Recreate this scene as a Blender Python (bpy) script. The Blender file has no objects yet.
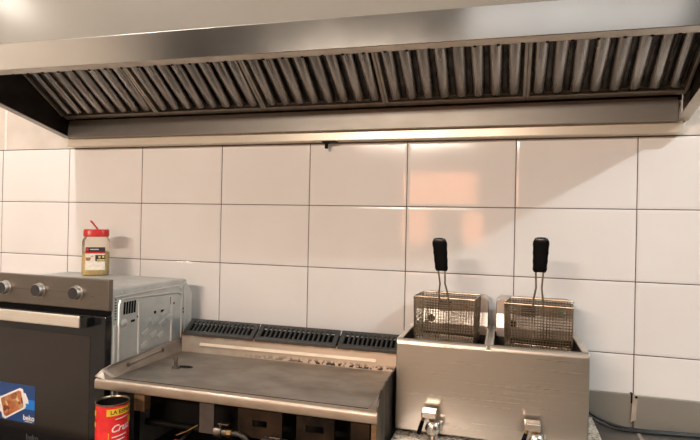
import bpy, bmesh, math, random
from mathutils import Vector, Matrix
random.seed(7)
sc = bpy.context.scene
COL = sc.collection
R = math.radians
PI = math.pi

# ---------------------------------------------------------------- materials
def new_mat(name):
    m = bpy.data.materials.new(name); m.use_nodes = True
    nt = m.node_tree
    b = nt.nodes['Principled BSDF']
    return m, nt, b

def rgba(c): return (c[0], c[1], c[2], 1.0)

def simple(name, col, metal=0.0, rough=0.5, var=0.0, scale=20.0, col2=None, bump=0.0, stretch=(1, 1, 1), rvar=0.0, spec=None, detail=4.0, lo=0.35, hi=0.65, coat=0.0):
    """Principled with noise-mixed base colour, roughness variation and bump, in object coordinates."""
    m, nt, b = new_mat(name)
    b.inputs['Metallic'].default_value = metal
    b.inputs['Roughness'].default_value = rough
    b.inputs['Base Color'].default_value = rgba(col)
    if spec is not None: b.inputs['Specular IOR Level'].default_value = spec
    if coat: b.inputs['Coat Weight'].default_value = coat; b.inputs['Coat Roughness'].default_value = .08
    if col2 is None and var:
        col2 = tuple(max(0, c * (1 - var)) for c in col)
    if col2 is not None or bump or rvar:
        tc = nt.nodes.new('ShaderNodeTexCoord'); mp = nt.nodes.new('ShaderNodeMapping')
        mp.inputs['Scale'].default_value = stretch
        nt.links.new(tc.outputs['Object'], mp.inputs['Vector'])
        nz = nt.nodes.new('ShaderNodeTexNoise'); nz.inputs['Scale'].default_value = scale; nz.inputs['Detail'].default_value = detail
        nt.links.new(mp.outputs['Vector'], nz.inputs['Vector'])
        if col2 is not None:
            cr = nt.nodes.new('ShaderNodeValToRGB')
            cr.color_ramp.elements[0].position = lo; cr.color_ramp.elements[1].position = hi
            cr.color_ramp.elements[0].color = rgba(col); cr.color_ramp.elements[1].color = rgba(col2)
            nt.links.new(nz.outputs['Fac'], cr.inputs['Fac']); nt.links.new(cr.outputs['Color'], b.inputs['Base Color'])
        if rvar:
            mr = nt.nodes.new('ShaderNodeMapRange')
            mr.inputs['From Min'].default_value = .3; mr.inputs['From Max'].default_value = .7
            mr.inputs['To Min'].default_value = max(.02, rough - rvar); mr.inputs['To Max'].default_value = min(1, rough + rvar)
            nt.links.new(nz.outputs['Fac'], mr.inputs['Value']); nt.links.new(mr.outputs['Result'], b.inputs['Roughness'])
        if bump:
            bp = nt.nodes.new('ShaderNodeBump'); bp.inputs['Strength'].default_value = bump; bp.inputs['Distance'].default_value = .002
            nt.links.new(nz.outputs['Fac'], bp.inputs['Height']); nt.links.new(bp.outputs['Normal'], b.inputs['Normal'])
    return m

def ramp_mask(nt, src, lo, hi):
    mr = nt.nodes.new('ShaderNodeMapRange'); mr.clamp = True
    mr.inputs['From Min'].default_value = lo; mr.inputs['From Max'].default_value = hi
    nt.links.new(src, mr.inputs['Value']); return mr.outputs['Result']

M = {}
M['tile'] = simple('white_glazed_tile', (.79, .765, .745), 0, .085, col2=(.76, .73, .705), scale=3, rvar=.03, spec=.55)
M['grout'] = simple('dark_brown_grout', (.12, .075, .055), 0, .9, var=.5, scale=30)
M['plaster'] = simple('cream_painted_plaster', (.66, .60, .53), 0, .55, col2=(.55, .49, .43), scale=6, bump=.15)
M['white_plaster'] = simple('white_plaster', (.80, .76, .70), 0, .6, var=.1, scale=40)
M['bounce_board'] = simple('bounce_board_paint', (.85, .72, .58), 0, .5, col2=(.40, .31, .23), scale=1.3, detail=2, lo=.4, hi=.6)  # patchy tone of the added board mirrored in the fryer front
M['room'] = simple('room_wall_paint', (.24, .225, .21), 0, .8, var=.1, scale=3)
M['room_dark'] = simple('dark_room_wall', (.045, .038, .032), 0, .7, var=.4, scale=1.2)
M['ceiling'] = simple('ceiling_paint', (.55, .53, .50), 0, .9, var=.05, scale=3)
M['floor'] = simple('floor_tile', (.42, .36, .29), 0, .4, var=.3, scale=4)
M['steel'] = simple('brushed_steel', (.57, .545, .50), 1, .29, col2=(.525, .495, .45), scale=7, stretch=(.6, .6, 34), rvar=.02, lo=.2, hi=.8)
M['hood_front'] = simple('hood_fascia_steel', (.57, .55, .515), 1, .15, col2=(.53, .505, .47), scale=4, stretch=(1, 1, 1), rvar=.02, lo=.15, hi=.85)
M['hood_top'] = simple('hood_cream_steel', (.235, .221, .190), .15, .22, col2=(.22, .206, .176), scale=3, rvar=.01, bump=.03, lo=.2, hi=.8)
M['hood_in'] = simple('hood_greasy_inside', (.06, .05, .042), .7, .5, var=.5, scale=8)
M['gutter'] = simple('hood_gutter_steel', (.36, .34, .31), 1, .42, col2=(.28, .255, .225), scale=4, stretch=(1, 3, 3), rvar=.06, lo=.25, hi=.75)
M['lip'] = simple('hood_lip_steel', (.70, .63, .53), .45, .34, col2=(.60, .53, .42), scale=3, rvar=.04, lo=.2, hi=.8)
M['flange'] = simple('hood_flange_steel', (.50, .45, .39), .8, .42, col2=(.40, .35, .29), scale=20)
M['baffle'] = simple('baffle_steel', (.42, .395, .365), 1, .27, col2=(.28, .255, .235), scale=8, stretch=(8, .6, .6), rvar=.06, lo=.25, hi=.75)
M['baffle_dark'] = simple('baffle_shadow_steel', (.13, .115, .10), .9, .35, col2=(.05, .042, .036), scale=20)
M['oven_panel'] = simple('oven_panel_steel', (.22, .198, .172), 1, .34, col2=(.207, .186, .162), scale=18, stretch=(1, 1, 12), rvar=.04, bump=.02)
M['galv'] = simple('galvanised_sheet', (.58, .61, .60), .7, .42, col2=(.50, .53, .52), scale=16, rvar=.04, lo=.3, hi=.7)
M['galv_l'] = simple('galvanised_ridge', (.66, .70, .70), .8, .38, var=.08, scale=20)
M['black'] = simple('black_enamel', (.008, .0075, .0075), 0, .45, spec=.25, var=.4, scale=20)
M['oven_glass'] = simple('dark_oven_glass', (.012, .009, .0075), 0, .16, col2=(.016, .012, .010), scale=2.2, spec=.7)
M['oven_frame'] = simple('black_door_glass', (.010, .010, .011), 0, .12, var=.2, scale=3)
M['handle'] = simple('handle_aluminium', (.80, .74, .65), .7, .34, var=.08, scale=30, stretch=(.2, 4, 4))
M['knob_side'] = simple('knob_chrome', (.60, .57, .53), 1, .38, var=.05)
M['knob_face'] = simple('knob_dark_face', (.020, .019, .019), 0, .5, var=.15)
M['slot'] = simple('slot_black', (.006, .006, .006), 0, .8, var=.2, spec=.1)
M['blue'] = simple('sticker_blue', (.008, .040, .15), 0, .35, col2=(.012, .055, .20), scale=5)
M['cyan'] = simple('sticker_light_blue', (.01, .19, .62), 0, .35, var=.1)
M['white'] = simple('sticker_white', (.80, .78, .76), 0, .4, var=.05)
M['grey_print'] = simple('grey_print', (.075, .075, .08), 0, .4, var=.05)
M['dark_marks'] = simple('dark_marks', (.03, .028, .026), 0, .5, var=.05)
M['griddle_side'] = simple('griddle_guard_steel', (.40, .345, .295), .7, .5, col2=(.29, .24, .20), scale=7, rvar=.1, bump=.05)
M['griddle_lip'] = simple('griddle_lip_steel', (.47, .40, .33), .85, .42, col2=(.38, .305, .24), scale=9, stretch=(1, 3, 3), rvar=.06)
M['ledge'] = simple('riser_ledge_steel', (.60, .51, .395), .3, .45, col2=(.50, .42, .32), scale=12)
M['iron'] = simple('cast_iron', (.046, .046, .042), .25, .5, var=.35, scale=60, bump=.2)
M['burner'] = simple('burner_panel_brown', (.046, .027, .014), .1, .7, col2=(.006, .0045, .003), scale=11, spec=.15)
M['greasy'] = simple('greasy_dark_metal', (.008, .0065, .005), .1, .6, var=.6, scale=12, spec=.2)
M['side_stain'] = simple('griddle_side_stained', (.20, .17, .14), .8, .35, col2=(.05, .04, .03), scale=9, stretch=(1, 3, 1), bump=.1)
M['bracket'] = simple('bracket_zinc', (.095, .08, .07), .4, .55, col2=(.08, .066, .058), scale=40)
M['copper'] = simple('channel_brown', (.34, .20, .10), .4, .45, col2=(.14, .075, .04), scale=15)
M['brass'] = simple('brass_nut', (.42, .27, .11), 1, .3, var=.3)
M['valve'] = simple('valve_dull_metal', (.22, .18, .14), .9, .38, var=.5, scale=30)
M['hose'] = simple('gas_hose_rubber', (.035, .028, .022), 0, .45, var=.3)
M['red_plastic'] = simple('red_plastic', (.62, .025, .022), 0, .32, var=.15, scale=30)
M['chrome'] = simple('chrome', (.74, .71, .66), 1, .25, col2=(.66, .60, .52), scale=25)
M['grip'] = simple('black_grip', (.004, .004, .004), 0, .5, var=.3, scale=60, bump=.4, spec=.03)
M['grip_end'] = simple('black_grip_end', (.02, .02, .02), 0, .25, var=.2, spec=.7)
M['wire'] = simple('basket_wire', (.50, .42, .31), .95, .32, col2=(.22, .155, .09), scale=16, rvar=.1)
M['wire_rim'] = simple('basket_rim_wire', (.46, .39, .31), 1, .30, col2=(.24, .18, .12), scale=16)
M['wire_gold'] = simple('handle_wire_gilt', (.42, .34, .24), 1, .28, col2=(.16, .12, .09), scale=12)
M['tank'] = simple('fryer_tank_inside', (.10, .088, .075), .9, .38, var=.5, scale=10)
M['rim'] = simple('fryer_rim_steel', (.70, .665, .61), 1, .36, col2=(.56, .51, .45), scale=9, rvar=.04)
M['ctrl'] = simple('fryer_control_steel', (.60, .57, .53), 1, .36, col2=(.55, .52, .48), scale=8, rvar=.05)
M['lampo'] = simple('amber_lens', (.75, .22, .03), 0, .3, var=.1)
M['lampg'] = simple('green_lens', (.03, .30, .16), 0, .3, var=.1)
M['granite'] = None
M['counter'] = simple('counter_grey_steel', (.30, .285, .27), .85, .36, col2=(.24, .225, .21), scale=5, rvar=.06)
M['upstand'] = simple('upstand_grey_steel', (.315, .29, .245), .4, .42, col2=(.27, .248, .208), scale=4, rvar=.06)
M['strip'] = simple('seam_strip_beige', (.52, .44, .36), .3, .45, col2=(.40, .33, .26), scale=30)
M['cable'] = simple('black_cable', (.013, .013, .014), 0, .38, var=.3)
M['tin'] = simple('tin_metal', (.42, .33, .24), 1, .36, var=.4, scale=30)
M['can_red'] = simple('can_red_print', (.78, .030, .030), 0, .30, col2=(.60, .018, .018), scale=9)
M['can_yellow'] = simple('can_yellow_print', (.80, .52, .03), .1, .35, var=.1)
M['can_text'] = simple('can_dark_text', (.07, .03, .01), 0, .5, var=.05)
M['can_white'] = simple('can_white_print', (.82, .74, .72), 0, .4, var=.05)
M['grain'] = simple('tan_grain', (.78, .62, .24), 0, .8, col2=(.58, .43, .14), scale=160, bump=.5)
M['label_black'] = simple('label_black', (.03, .027, .03), 0, .4, var=.1)
M['label_paper'] = simple('label_paper', (.80, .74, .63), 0, .5, col2=(.70, .63, .52), scale=80)
M['terracotta'] = simple('print_terracotta', (.40, .16, .07), 0, .5, var=.3, scale=90)
M['wood'] = simple('dark_wood', (.10, .06, .04), 0, .5, var=.3)

def granite():
    m, nt, b = new_mat('speckled_granite')
    tc = nt.nodes.new('ShaderNodeTexCoord')
    v = nt.nodes.new('ShaderNodeTexVoronoi'); v.inputs['Scale'].default_value = 150
    nt.links.new(tc.outputs['Object'], v.inputs['Vector'])
    cr = nt.nodes.new('ShaderNodeValToRGB'); cr.color_ramp.interpolation = 'CONSTANT'
    e = cr.color_ramp.elements
    e[0].color = rgba((.50, .44, .36)); e[1].position = .45; e[1].color = rgba((.66, .61, .53))
    n = e.new(.72); n.color = rgba((.24, .20, .16)); n = e.new(.88); n.color = rgba((.05, .04, .035))
    sp = nt.nodes.new('ShaderNodeSeparateColor'); nt.links.new(v.outputs['Color'], sp.inputs['Color'])
    nt.links.new(sp.outputs['Red'], cr.inputs['Fac']); nt.links.new(cr.outputs['Color'], b.inputs['Base Color'])
    b.inputs['Roughness'].default_value = .3
    return m
M['granite'] = granite()

def food():
    m, nt, b = new_mat('casserole_print')
    tc = nt.nodes.new('ShaderNodeTexCoord')
    v = nt.nodes.new('ShaderNodeTexVoronoi'); v.inputs['Scale'].default_value = 62
    nt.links.new(tc.outputs['Object'], v.inputs['Vector'])
    sp = nt.nodes.new('ShaderNodeSeparateColor'); nt.links.new(v.outputs['Color'], sp.inputs['Color'])
    cr = nt.nodes.new('ShaderNodeValToRGB'); e = cr.color_ramp.elements
    e[0].color = rgba((.14, .03, .012)); e[1].color = rgba((.62, .50, .24)); e[1].position = .95
    n = e.new(.35); n.color = rgba((.42, .12, .04)); n = e.new(.62); n.color = rgba((.55, .22, .10)); n = e.new(.8); n.color = rgba((.22, .10, .03))
    nt.links.new(sp.outputs['Red'], cr.inputs['Fac']); nt.links.new(cr.outputs['Color'], b.inputs['Base Color'])
    b.inputs['Roughness'].default_value = .4
    return m
M['food'] = food()

def griddle_plate():
    """worn steel plate: streaky brown stains, charred grease along the back edge"""
    m, nt, b = new_mat('griddle_plate_steel')
    tc = nt.nodes.new('ShaderNodeTexCoord')
    def noise(scale, stretch, det=5):
        mp = nt.nodes.new('ShaderNodeMapping'); mp.inputs['Scale'].default_value = stretch
        nt.links.new(tc.outputs['Object'], mp.inputs['Vector'])
        n = nt.nodes.new('ShaderNodeTexNoise'); n.inputs['Scale'].default_value = scale; n.inputs['Detail'].default_value = det
        nt.links.new(mp.outputs['Vector'], n.inputs['Vector']); return n.outputs['Fac']
    n1 = noise(6, (1, 1.6, 1)); n2 = noise(26, (1, .6, 1)); n3 = noise(34, (1, 1, 1))
    def mix(fac, a, c):
        x = nt.nodes.new('ShaderNodeMix'); x.data_type = 'RGBA'
        nt.links.new(fac, x.inputs['Factor'])
        for s, i in ((a, 6), (c, 7)):
            if isinstance(s, tuple): x.inputs[i].default_value = rgba(s)
            else: nt.links.new(s, x.inputs[i])
        return x.outputs[2]
    c = mix(ramp_mask(nt, n1, .36, .66), (.32, .29, .255), (.20, .178, .15))
    c = mix(ramp_mask(nt, n2, .60, .72), c, (.30, .21, .13))
    sep = nt.nodes.new('ShaderNodeSeparateXYZ'); nt.links.new(tc.outputs['Object'], sep.inputs['Vector'])
    edge = ramp_mask(nt, sep.outputs['Y'], -.005, .022)      # towards the back edge
    right = ramp_mask(nt, sep.outputs['X'], -.08, .20)
    mu = nt.nodes.new('ShaderNodeMath'); mu.operation = 'MULTIPLY'; nt.links.new(edge, mu.inputs[0]); nt.links.new(right, mu.inputs[1])
    ad = nt.nodes.new('ShaderNodeMath'); ad.operation = 'MULTIPLY'
    nt.links.new(mu.outputs[0], ad.inputs[0]); nt.links.new(ramp_mask(nt, n3, .40, .50), ad.inputs[1])
    c = mix(ad.outputs[0], c, (.02, .015, .012))
    nt.links.new(c, b.inputs['Base Color'])
    b.inputs['Metallic'].default_value = .75
    mr = nt.nodes.new('ShaderNodeMapRange'); mr.inputs['To Min'].default_value = .30; mr.inputs['To Max'].default_value = .55
    nt.links.new(n1, mr.inputs['Value']); nt.links.new(mr.outputs['Result'], b.inputs['Roughness'])
    bp = nt.nodes.new('ShaderNodeBump'); bp.inputs['Strength'].default_value = .12; bp.inputs['Distance'].default_value = .002
    nt.links.new(n2, bp.inputs['Height']); nt.links.new(bp.outputs['Normal'], b.inputs['Normal'])
    return m
M['plate'] = griddle_plate()

def riser_mat():
    """back riser: warm steel, scorched brown under the grilles and black at the foot on one side"""
    m, nt, b = new_mat('griddle_riser_steel')
    tc = nt.nodes.new('ShaderNodeTexCoord'); sep = nt.nodes.new('ShaderNodeSeparateXYZ'); nt.links.new(tc.outputs['Object'], sep.inputs['Vector'])
    n = nt.nodes.new('ShaderNodeTexNoise'); n.inputs['Scale'].default_value = 16; n.inputs['Detail'].default_value = 5
    nt.links.new(tc.outputs['Object'], n.inputs['Vector'])
    n2 = nt.nodes.new('ShaderNodeTexNoise'); n2.inputs['Scale'].default_value = 75; nt.links.new(tc.outputs['Object'], n2.inputs['Vector'])
    def mul(a, c):
        x = nt.nodes.new('ShaderNodeMath'); x.operation = 'MULTIPLY'; nt.links.new(a, x.inputs[0]); nt.links.new(c, x.inputs[1]); return x.outputs[0]
    def mix(fac, a, c):
        x = nt.nodes.new('ShaderNodeMix'); x.data_type = 'RGBA'; nt.links.new(fac, x.inputs['Factor'])
        for s, i in ((a, 6), (c, 7)):
            if isinstance(s, tuple): x.inputs[i].default_value = rgba(s)
            else: nt.links.new(s, x.inputs[i])
        return x.outputs[2]
    c = mix(ramp_mask(nt, n.outputs['Fac'], .35, .65), (.37, .32, .265), (.30, .255, .21))
    c = mix(ramp_mask(nt, sep.outputs['X'], -.35, .15), c, (.56, .435, .325))
    top = ramp_mask(nt, sep.outputs['Z'], .055, .066)
    right = ramp_mask(nt, sep.outputs['X'], -.25, .1)
    c = mix(mul(top, ramp_mask(nt, n.outputs['Fac'], .35, .55)), c, (.24, .10, .03))
    foot = ramp_mask(nt, sep.outputs['Z'], .022, .008)
    c = mix(mul(mul(foot, right), ramp_mask(nt, n2.outputs['Fac'], .46, .52)), c, (.025, .016, .012))
    nt.links.new(c, b.inputs['Base Color'])
    b.inputs['Metallic'].default_value = .3; b.inputs['Roughness'].default_value = .40
    return m
M['riser'] = riser_mat()

def clear_plastic():
    m, nt, b = new_mat('clear_plastic')
    out = nt.nodes['Material Output']
    tr = nt.nodes.new('ShaderNodeBsdfTransparent'); tr.inputs['Color'].default_value = (.975, .955, .91, 1)
    b.inputs['Base Color'].default_value = (.80, .72, .60, 1); b.inputs['Roughness'].default_value = .12
    fr = nt.nodes.new('ShaderNodeFresnel'); fr.inputs['IOR'].default_value = 1.5
    ad = nt.nodes.new('ShaderNodeMath'); ad.operation = 'ADD'; ad.inputs[1].default_value = .06
    nt.links.new(fr.outputs['Fac'], ad.inputs[0])
    mx = nt.nodes.new('ShaderNodeMixShader'); nt.links.new(ad.outputs[0], mx.inputs['Fac'])
    nt.links.new(tr.outputs[0], mx.inputs[1]); nt.links.new(b.outputs[0], mx.inputs[2]); nt.links.new(mx.outputs[0], out.inputs['Surface'])
    return m
M['clear'] = clear_plastic()

def glow(name, col, strength):
    m, nt, b = new_mat(name)
    b.inputs['Base Color'].default_value = rgba(col); b.inputs['Emission Color'].default_value = rgba(col); b.inputs['Emission Strength'].default_value = strength
    tc = nt.nodes.new('ShaderNodeTexCoord'); nz = nt.nodes.new('ShaderNodeTexNoise'); nz.inputs['Scale'].default_value = 2.5
    nt.links.new(tc.outputs['Object'], nz.inputs['Vector'])
    mr = nt.nodes.new('ShaderNodeMapRange'); mr.inputs['To Min'].default_value = strength * .6; mr.inputs['To Max'].default_value = strength * 1.4
    nt.links.new(nz.outputs['Fac'], mr.inputs['Value']); nt.links.new(mr.outputs['Result'], b.inputs['Emission Strength'])
    return m

# ---------------------------------------------------------------- mesh helpers
class MB:
    """collects shapes into one bmesh, then links them as one object"""
    def __init__(s): s.bm = bmesh.new()
    def face(s, pts):
        try: return s.bm.faces.new([s.bm.verts.new(p) for p in pts])
        except ValueError: return None
    def box(s, x0, x1, y0, y1, z0, z1, mat=None):
        v = [s.bm.verts.new(p) for p in ((x0, y0, z0), (x1, y0, z0), (x1, y1, z0), (x0, y1, z0), (x0, y0, z1), (x1, y0, z1), (x1, y1, z1), (x0, y1, z1))]
        if mat is not None:
            for q in v: q.co = mat @ q.co
        for f in ((3, 2, 1, 0), (4, 5, 6, 7), (0, 1, 5, 4), (1, 2, 6, 5), (2, 3, 7, 6), (3, 0, 4, 7)): s.bm.faces.new([v[i] for i in f])
        return s
    def prism(s, pts, a0, a1, axis='x'):
        """2-D outline extruded along an axis; for x the outline is (y, z), for y (x, z), for z (x, y)"""
        def p3(p, a):
            return {'x': (a, p[0], p[1]), 'y': (p[0], a, p[1]), 'z': (p[0], p[1], a)}[axis]
        A = [s.bm.verts.new(p3(p, a0)) for p in pts]; B = [s.bm.verts.new(p3(p, a1)) for p in pts]
        n = len(pts)
        s.bm.faces.new(A); s.bm.faces.new(B[::-1])
        for i in range(n): s.bm.faces.new([A[(i + 1) % n], A[i], B[i], B[(i + 1) % n]])
        return s
    def tube(s, path, r, n=8, cap=True, closed=False):
        path = [Vector(p) for p in path]; L = len(path)
        rs = r if isinstance(r, (list, tuple)) else [r] * L
        rings = []; up = None
        for i, p in enumerate(path):
            if closed: d = path[(i + 1) % L] - path[i - 1]
            else: d = path[min(i + 1, L - 1)] - path[max(i - 1, 0)]
            d.normalize()
            if up is None:
                up = Vector((0, 0, 1)) if abs(d.z) < .9 else Vector((1, 0, 0))
            a = d.cross(up); a.normalize(); b = a.cross(d); b.normalize(); up = b
            rings.append([s.bm.verts.new(p + (a * math.cos(2 * PI * k / n) + b * math.sin(2 * PI * k / n)) * rs[i]) for k in range(n)])
        for i in range(L if closed else L - 1):
            q, w = rings[i], rings[(i + 1) % L]
            for k in range(n): s.bm.faces.new([q[k], q[(k + 1) % n], w[(k + 1) % n], w[k]])
        if cap and not closed:
            s.bm.faces.new(rings[0][::-1]); s.bm.faces.new(rings[-1])
        return s
    def lathe(s, prof, n=32, c=(0, 0, 0), axis='z', cap=True, power=2.0, sx=1.0, sy=1.0):
        """profile of (radius, height); power > 2 makes the ring a rounded square"""
        rings = []
        for r, h in prof:
            ring = []
            for k in range(n):
                t = 2 * PI * k / n; cx, cy = math.cos(t), math.sin(t)
                if power != 2.0:
                    q = (abs(cx) ** power + abs(cy) ** power) ** (-1 / power); cx *= q; cy *= q
                u, v = r * cx * sx, r * cy * sy
                p = {'z': (u, v, h), 'y': (u, h, v), 'x': (h, u, v)}[axis]
                ring.append(s.bm.verts.new((p[0] + c[0], p[1] + c[1], p[2] + c[2])))
            rings.append(ring)
        for i in range(len(rings) - 1):
            for k in range(n): s.bm.faces.new([rings[i][k], rings[i][(k + 1) % n], rings[i + 1][(k + 1) % n], rings[i + 1][k]])
        if cap:
            if prof[0][0] > 1e-5: s.bm.faces.new(rings[0][::-1])
            if prof[-1][0] > 1e-5: s.bm.faces.new(rings[-1])
        return s
    def xf(s, mat):
        for v in s.bm.verts: v.co = mat @ v.co
        return s
    def build(s, name, mat, parent=None, smooth=False, bevel=0.0, seg=2, loc=None, keep_normals=False):
        bm = s.bm
        if not keep_normals: bmesh.ops.recalc_face_normals(bm, faces=bm.faces)
        me = bpy.data.meshes.new(name); bm.to_mesh(me); bm.free()
        if smooth:
            for p in me.polygons: p.use_smooth = True
        me.materials.append(mat)
        o = bpy.data.objects.new(name, me); COL.objects.link(o)
        if parent is not None: o.parent = parent
        if loc is not None: o.location = loc
        if bevel:
            b = o.modifiers.new('edge', 'BEVEL'); b.width = bevel; b.segments = seg; b.limit_method = 'ANGLE'; b.angle_limit = R(40)
        if smooth:
            try: me.set_sharp_from_angle(angle=R(42))
            except Exception: pass
        return o

def thing(name, label, cat, loc=(0, 0, 0), rot=(0, 0, 0), group=None):
    o = bpy.data.objects.new(name, None); COL.objects.link(o)
    o.location = loc; o.rotation_euler = rot; o.empty_display_size = .05
    o['label'] = label; o['category'] = cat
    if group: o['group'] = group
    return o

def tag(o, label, cat, group=None):
    o['label'] = label; o['category'] = cat
    if group: o['group'] = group
    return o

def struct(o): o['kind'] = 'structure'; return o

def text_mesh(txt, size, shear=0.0, bold=0.0, sub=0):
    """lettering as a flat mesh in the xy plane, centred; returned as a bmesh"""
    cu = bpy.data.curves.new('lettering', 'FONT'); cu.body = txt; cu.size = size; cu.align_x = 'CENTER'; cu.align_y = 'CENTER'
    cu.shear = shear; cu.offset = bold; cu.resolution_u = 3
    ob = bpy.data.objects.new('lettering', cu); COL.objects.link(ob)
    dg = bpy.context.evaluated_depsgraph_get(); dg.update()
    me = bpy.data.meshes.new_from_object(ob.evaluated_get(dg))
    bm = bmesh.new(); bm.from_mesh(me)
    bpy.data.objects.remove(ob); bpy.data.curves.remove(cu); bpy.data.meshes.remove(me)
    bmesh.ops.triangulate(bm, faces=bm.faces)
    return bm

# ---------------------------------------------------------------- the room
WX0, WX1, WY, ZC = -2.6, 4.2, -4.3, 3.6
struct(MB().box(WX0, WX1, WY, .1, -.1, 0).build('floor', M['floor']))
struct(MB().box(WX0, WX1, WY, .1, ZC, ZC + .1).build('ceiling', M['ceiling']))
struct(MB().box(WX0 - .1, WX0, WY, .1, 0, ZC).build('wall_left', M['plaster']))
struct(MB().box(WX1, WX1 + .1, WY, .1, 0, ZC).build('wall_right', M['room']))
struct(MB().box(WX0, WX1, WY - .1, WY, 0, ZC).build('wall_front', M['room_dark']))
struct(MB().box(WX0, 1.15, WY, WY + .012, 0, 1.10).build('added_bounce_board', M['bounce_board']))  # added unseen board, reflected to brighten the fryer; stops short for a darker right
wb = struct(MB().box(WX0, WX1, .012, .11, 0, ZC).build('wall_back', M['plaster']))
# plaster skim above the tiles, flush with their faces
struct(MB().box(WX0, WX1, .0015, .013, 1.7525, ZC).build('wall_back_upper', M['plaster']))
# vertical joint in the plaster left of the hood
struct(MB().box(-1.592, -1.578, .0004, .002, 1.7525, 2.6).build('trim_2', M['white_plaster']))
# grout bed
struct(MB().box(WX0, WX1, .0022, .013, 0, 1.7525).build('trim_1', M['grout']))
# glazed tiles: every tile a pillowed face, slightly out of true; the tiling is the wall's own surface
t = MB()
TW, TH, G = .40, .25, .0016
for i in range(-2, 14):
    for j in range(0, 8):
        x0 = -1.6 + TW * (i - 0); z1 = 1.75 - TH * j; z0 = z1 - TH; x1 = x0 + TW
        if x0 < WX0: continue
        if x1 > WX1: continue
        if z0 < -.01: continue
        a, b = random.uniform(-.0022, .0022), random.uniform(-.0022, .0022)
        rings = []
        for ins, y in ((G, .006), (G, .0017), (.004, .0006), (.011, 0.0)):
            ring = []
            for (x, z) in ((x0 + ins, z0 + ins), (x1 - ins, z0 + ins), (x1 - ins, z1 - ins), (x0 + ins, z1 - ins)):
                ring.append(t.bm.verts.new((x, y + a * (x - x0 - .2) + b * (z - z0 - .125), z)))
            rings.append(ring)
        for q in range(3):
            for k in range(4): t.bm.faces.new([rings[q][k], rings[q][(k + 1) % 4], rings[q + 1][(k + 1) % 4], rings[q + 1][k]])
        t.bm.faces.new(rings[3])
struct(t.build('wall_back_tiling', M['tile']))
# warm lit serving hatch in the wall behind the viewer: seen only as an orange reflection in the tiles
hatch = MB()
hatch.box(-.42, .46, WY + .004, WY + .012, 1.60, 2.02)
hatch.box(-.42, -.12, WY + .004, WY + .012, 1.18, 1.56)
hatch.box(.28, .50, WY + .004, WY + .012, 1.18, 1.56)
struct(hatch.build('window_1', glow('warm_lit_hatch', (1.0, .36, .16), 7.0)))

# ---------------------------------------------------------------- extractor hood
def yf(x):                                   # front edge runs slightly out of square with the wall
    return -.645 + (x + 1.2) * .0255
HXL, HXR = -1.175, 1.335
hood = thing('extractor_hood', 'long stainless steel extractor hood mounted on the wall above the cooking line', 'extractor hood', (.08, 0, 1.75))
def hp(p): return (p[0] - .08, p[1], p[2] - 1.75)
def quad_slab(mb, a, b, c, d, off):
    """thin slab on four corners, thickened by the vector off"""
    A = [Vector(hp(q)) for q in (a, b, c, d)]; B = [q + Vector(off) for q in A]
    va = [mb.bm.verts.new(q) for q in A]; vb = [mb.bm.verts.new(q) for q in B]
    mb.bm.faces.new(va); mb.bm.faces.new(vb[::-1])
    for i in range(4): mb.bm.faces.new([va[i], va[(i + 1) % 4], vb[(i + 1) % 4], vb[i]])
ZB, ZT, ZS = 1.925, 2.013, 3.5
fl, frr = yf(HXL), yf(HXR)
def ys(x): return yf(x) + .10
mb = MB(); quad_slab(mb, (HXL, fl, ZB), (HXR, frr, ZB), (HXR, frr, ZT), (HXL, fl, ZT), (0, .003, 0))
mb.build('front_fascia', M['hood_front'], hood, bevel=.002)
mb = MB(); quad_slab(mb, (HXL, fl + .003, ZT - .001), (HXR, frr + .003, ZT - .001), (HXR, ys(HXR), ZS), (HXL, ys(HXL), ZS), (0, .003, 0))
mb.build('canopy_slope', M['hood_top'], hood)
mb = MB(); quad_slab(mb, (HXL, fl + .003, ZB), (HXR, frr + .003, ZB), (HXR, frr + .052, ZB), (HXL, fl + .052, ZB), (0, 0, .003))
quad_slab(mb, (HXL, fl + .050, ZB), (HXR, frr + .050, ZB), (HXR, frr + .050, ZB + .012), (HXL, fl + .050, ZB + .012), (0, .003, 0))
mb.build('fascia_flange', M['flange'], hood)
rv0 = MB().lathe([(0, -.0035), (.004, -.003), (.006, .003), (.006, .012)], 10).build('rivet', M['greasy'], hood)
for k in range(40):
    x = HXL + .04 + k * .0625
    rv = rv0 if k == 0 else rv0.copy()
    if k: COL.objects.link(rv)
    rv.location = (x - .08, yf(x) + .053, ZB - 1.75)
for x, sgn in ((HXL, 1), (HXR, -1)):
    mb = MB()
    pts = [(-.004, 1.786), (yf(x) + .003, ZB), (yf(x) + .003, ZT), (ys(x), ZS), (-.004, ZS)]
    mb.prism([(p[0], p[1] - 1.75) for p in pts], x - .08, x - .08 + sgn * .003, 'x')
    mb.build('side_panel', M['hood_in'] if sgn > 0 else M['flange'], hood)
    mb = MB()
    quad_slab(mb, (x, -.055, 1.7905), (x, yf(x) + .01, ZB - .003), (x + sgn * .034, yf(x) + .01, ZB - .003), (x + sgn * .034, -.055, 1.7905), (0, 0, .003))
    mb.build('side_flange', M['flange'] if sgn < 0 else M['gutter'], hood)
    mb = MB(); mb.prism([(p[0], p[1] - 1.75) for p in [(-.08, 1.80), (yf(x) + .06, ZB + .01), (yf(x) + .06, ZT), (-.3, 2.3), (-.08, 2.3)]], x - .08 + sgn * .0035, x - .08 + sgn * .005, 'x')
    mb.build('inner_lining', M['hood_in'], hood)
mb = MB(); mb.box(HXL + .01 - .08, HXR - .01 - .08, -.055, -.002, 1.752 - 1.75, 1.788 - 1.75)
mb.build('wall_rail', M['lip'], hood, bevel=.003)
mb = MB(); mb.prism([(-.084, 1.787 - 1.75), (-.076, 1.862 - 1.75), (-.072, 1.866 - 1.75), (-.006, 1.866 - 1.75), (-.006, 1.787 - 1.75)], HXL + .04 - .08, HXR - .035 - .08, 'x')
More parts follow.
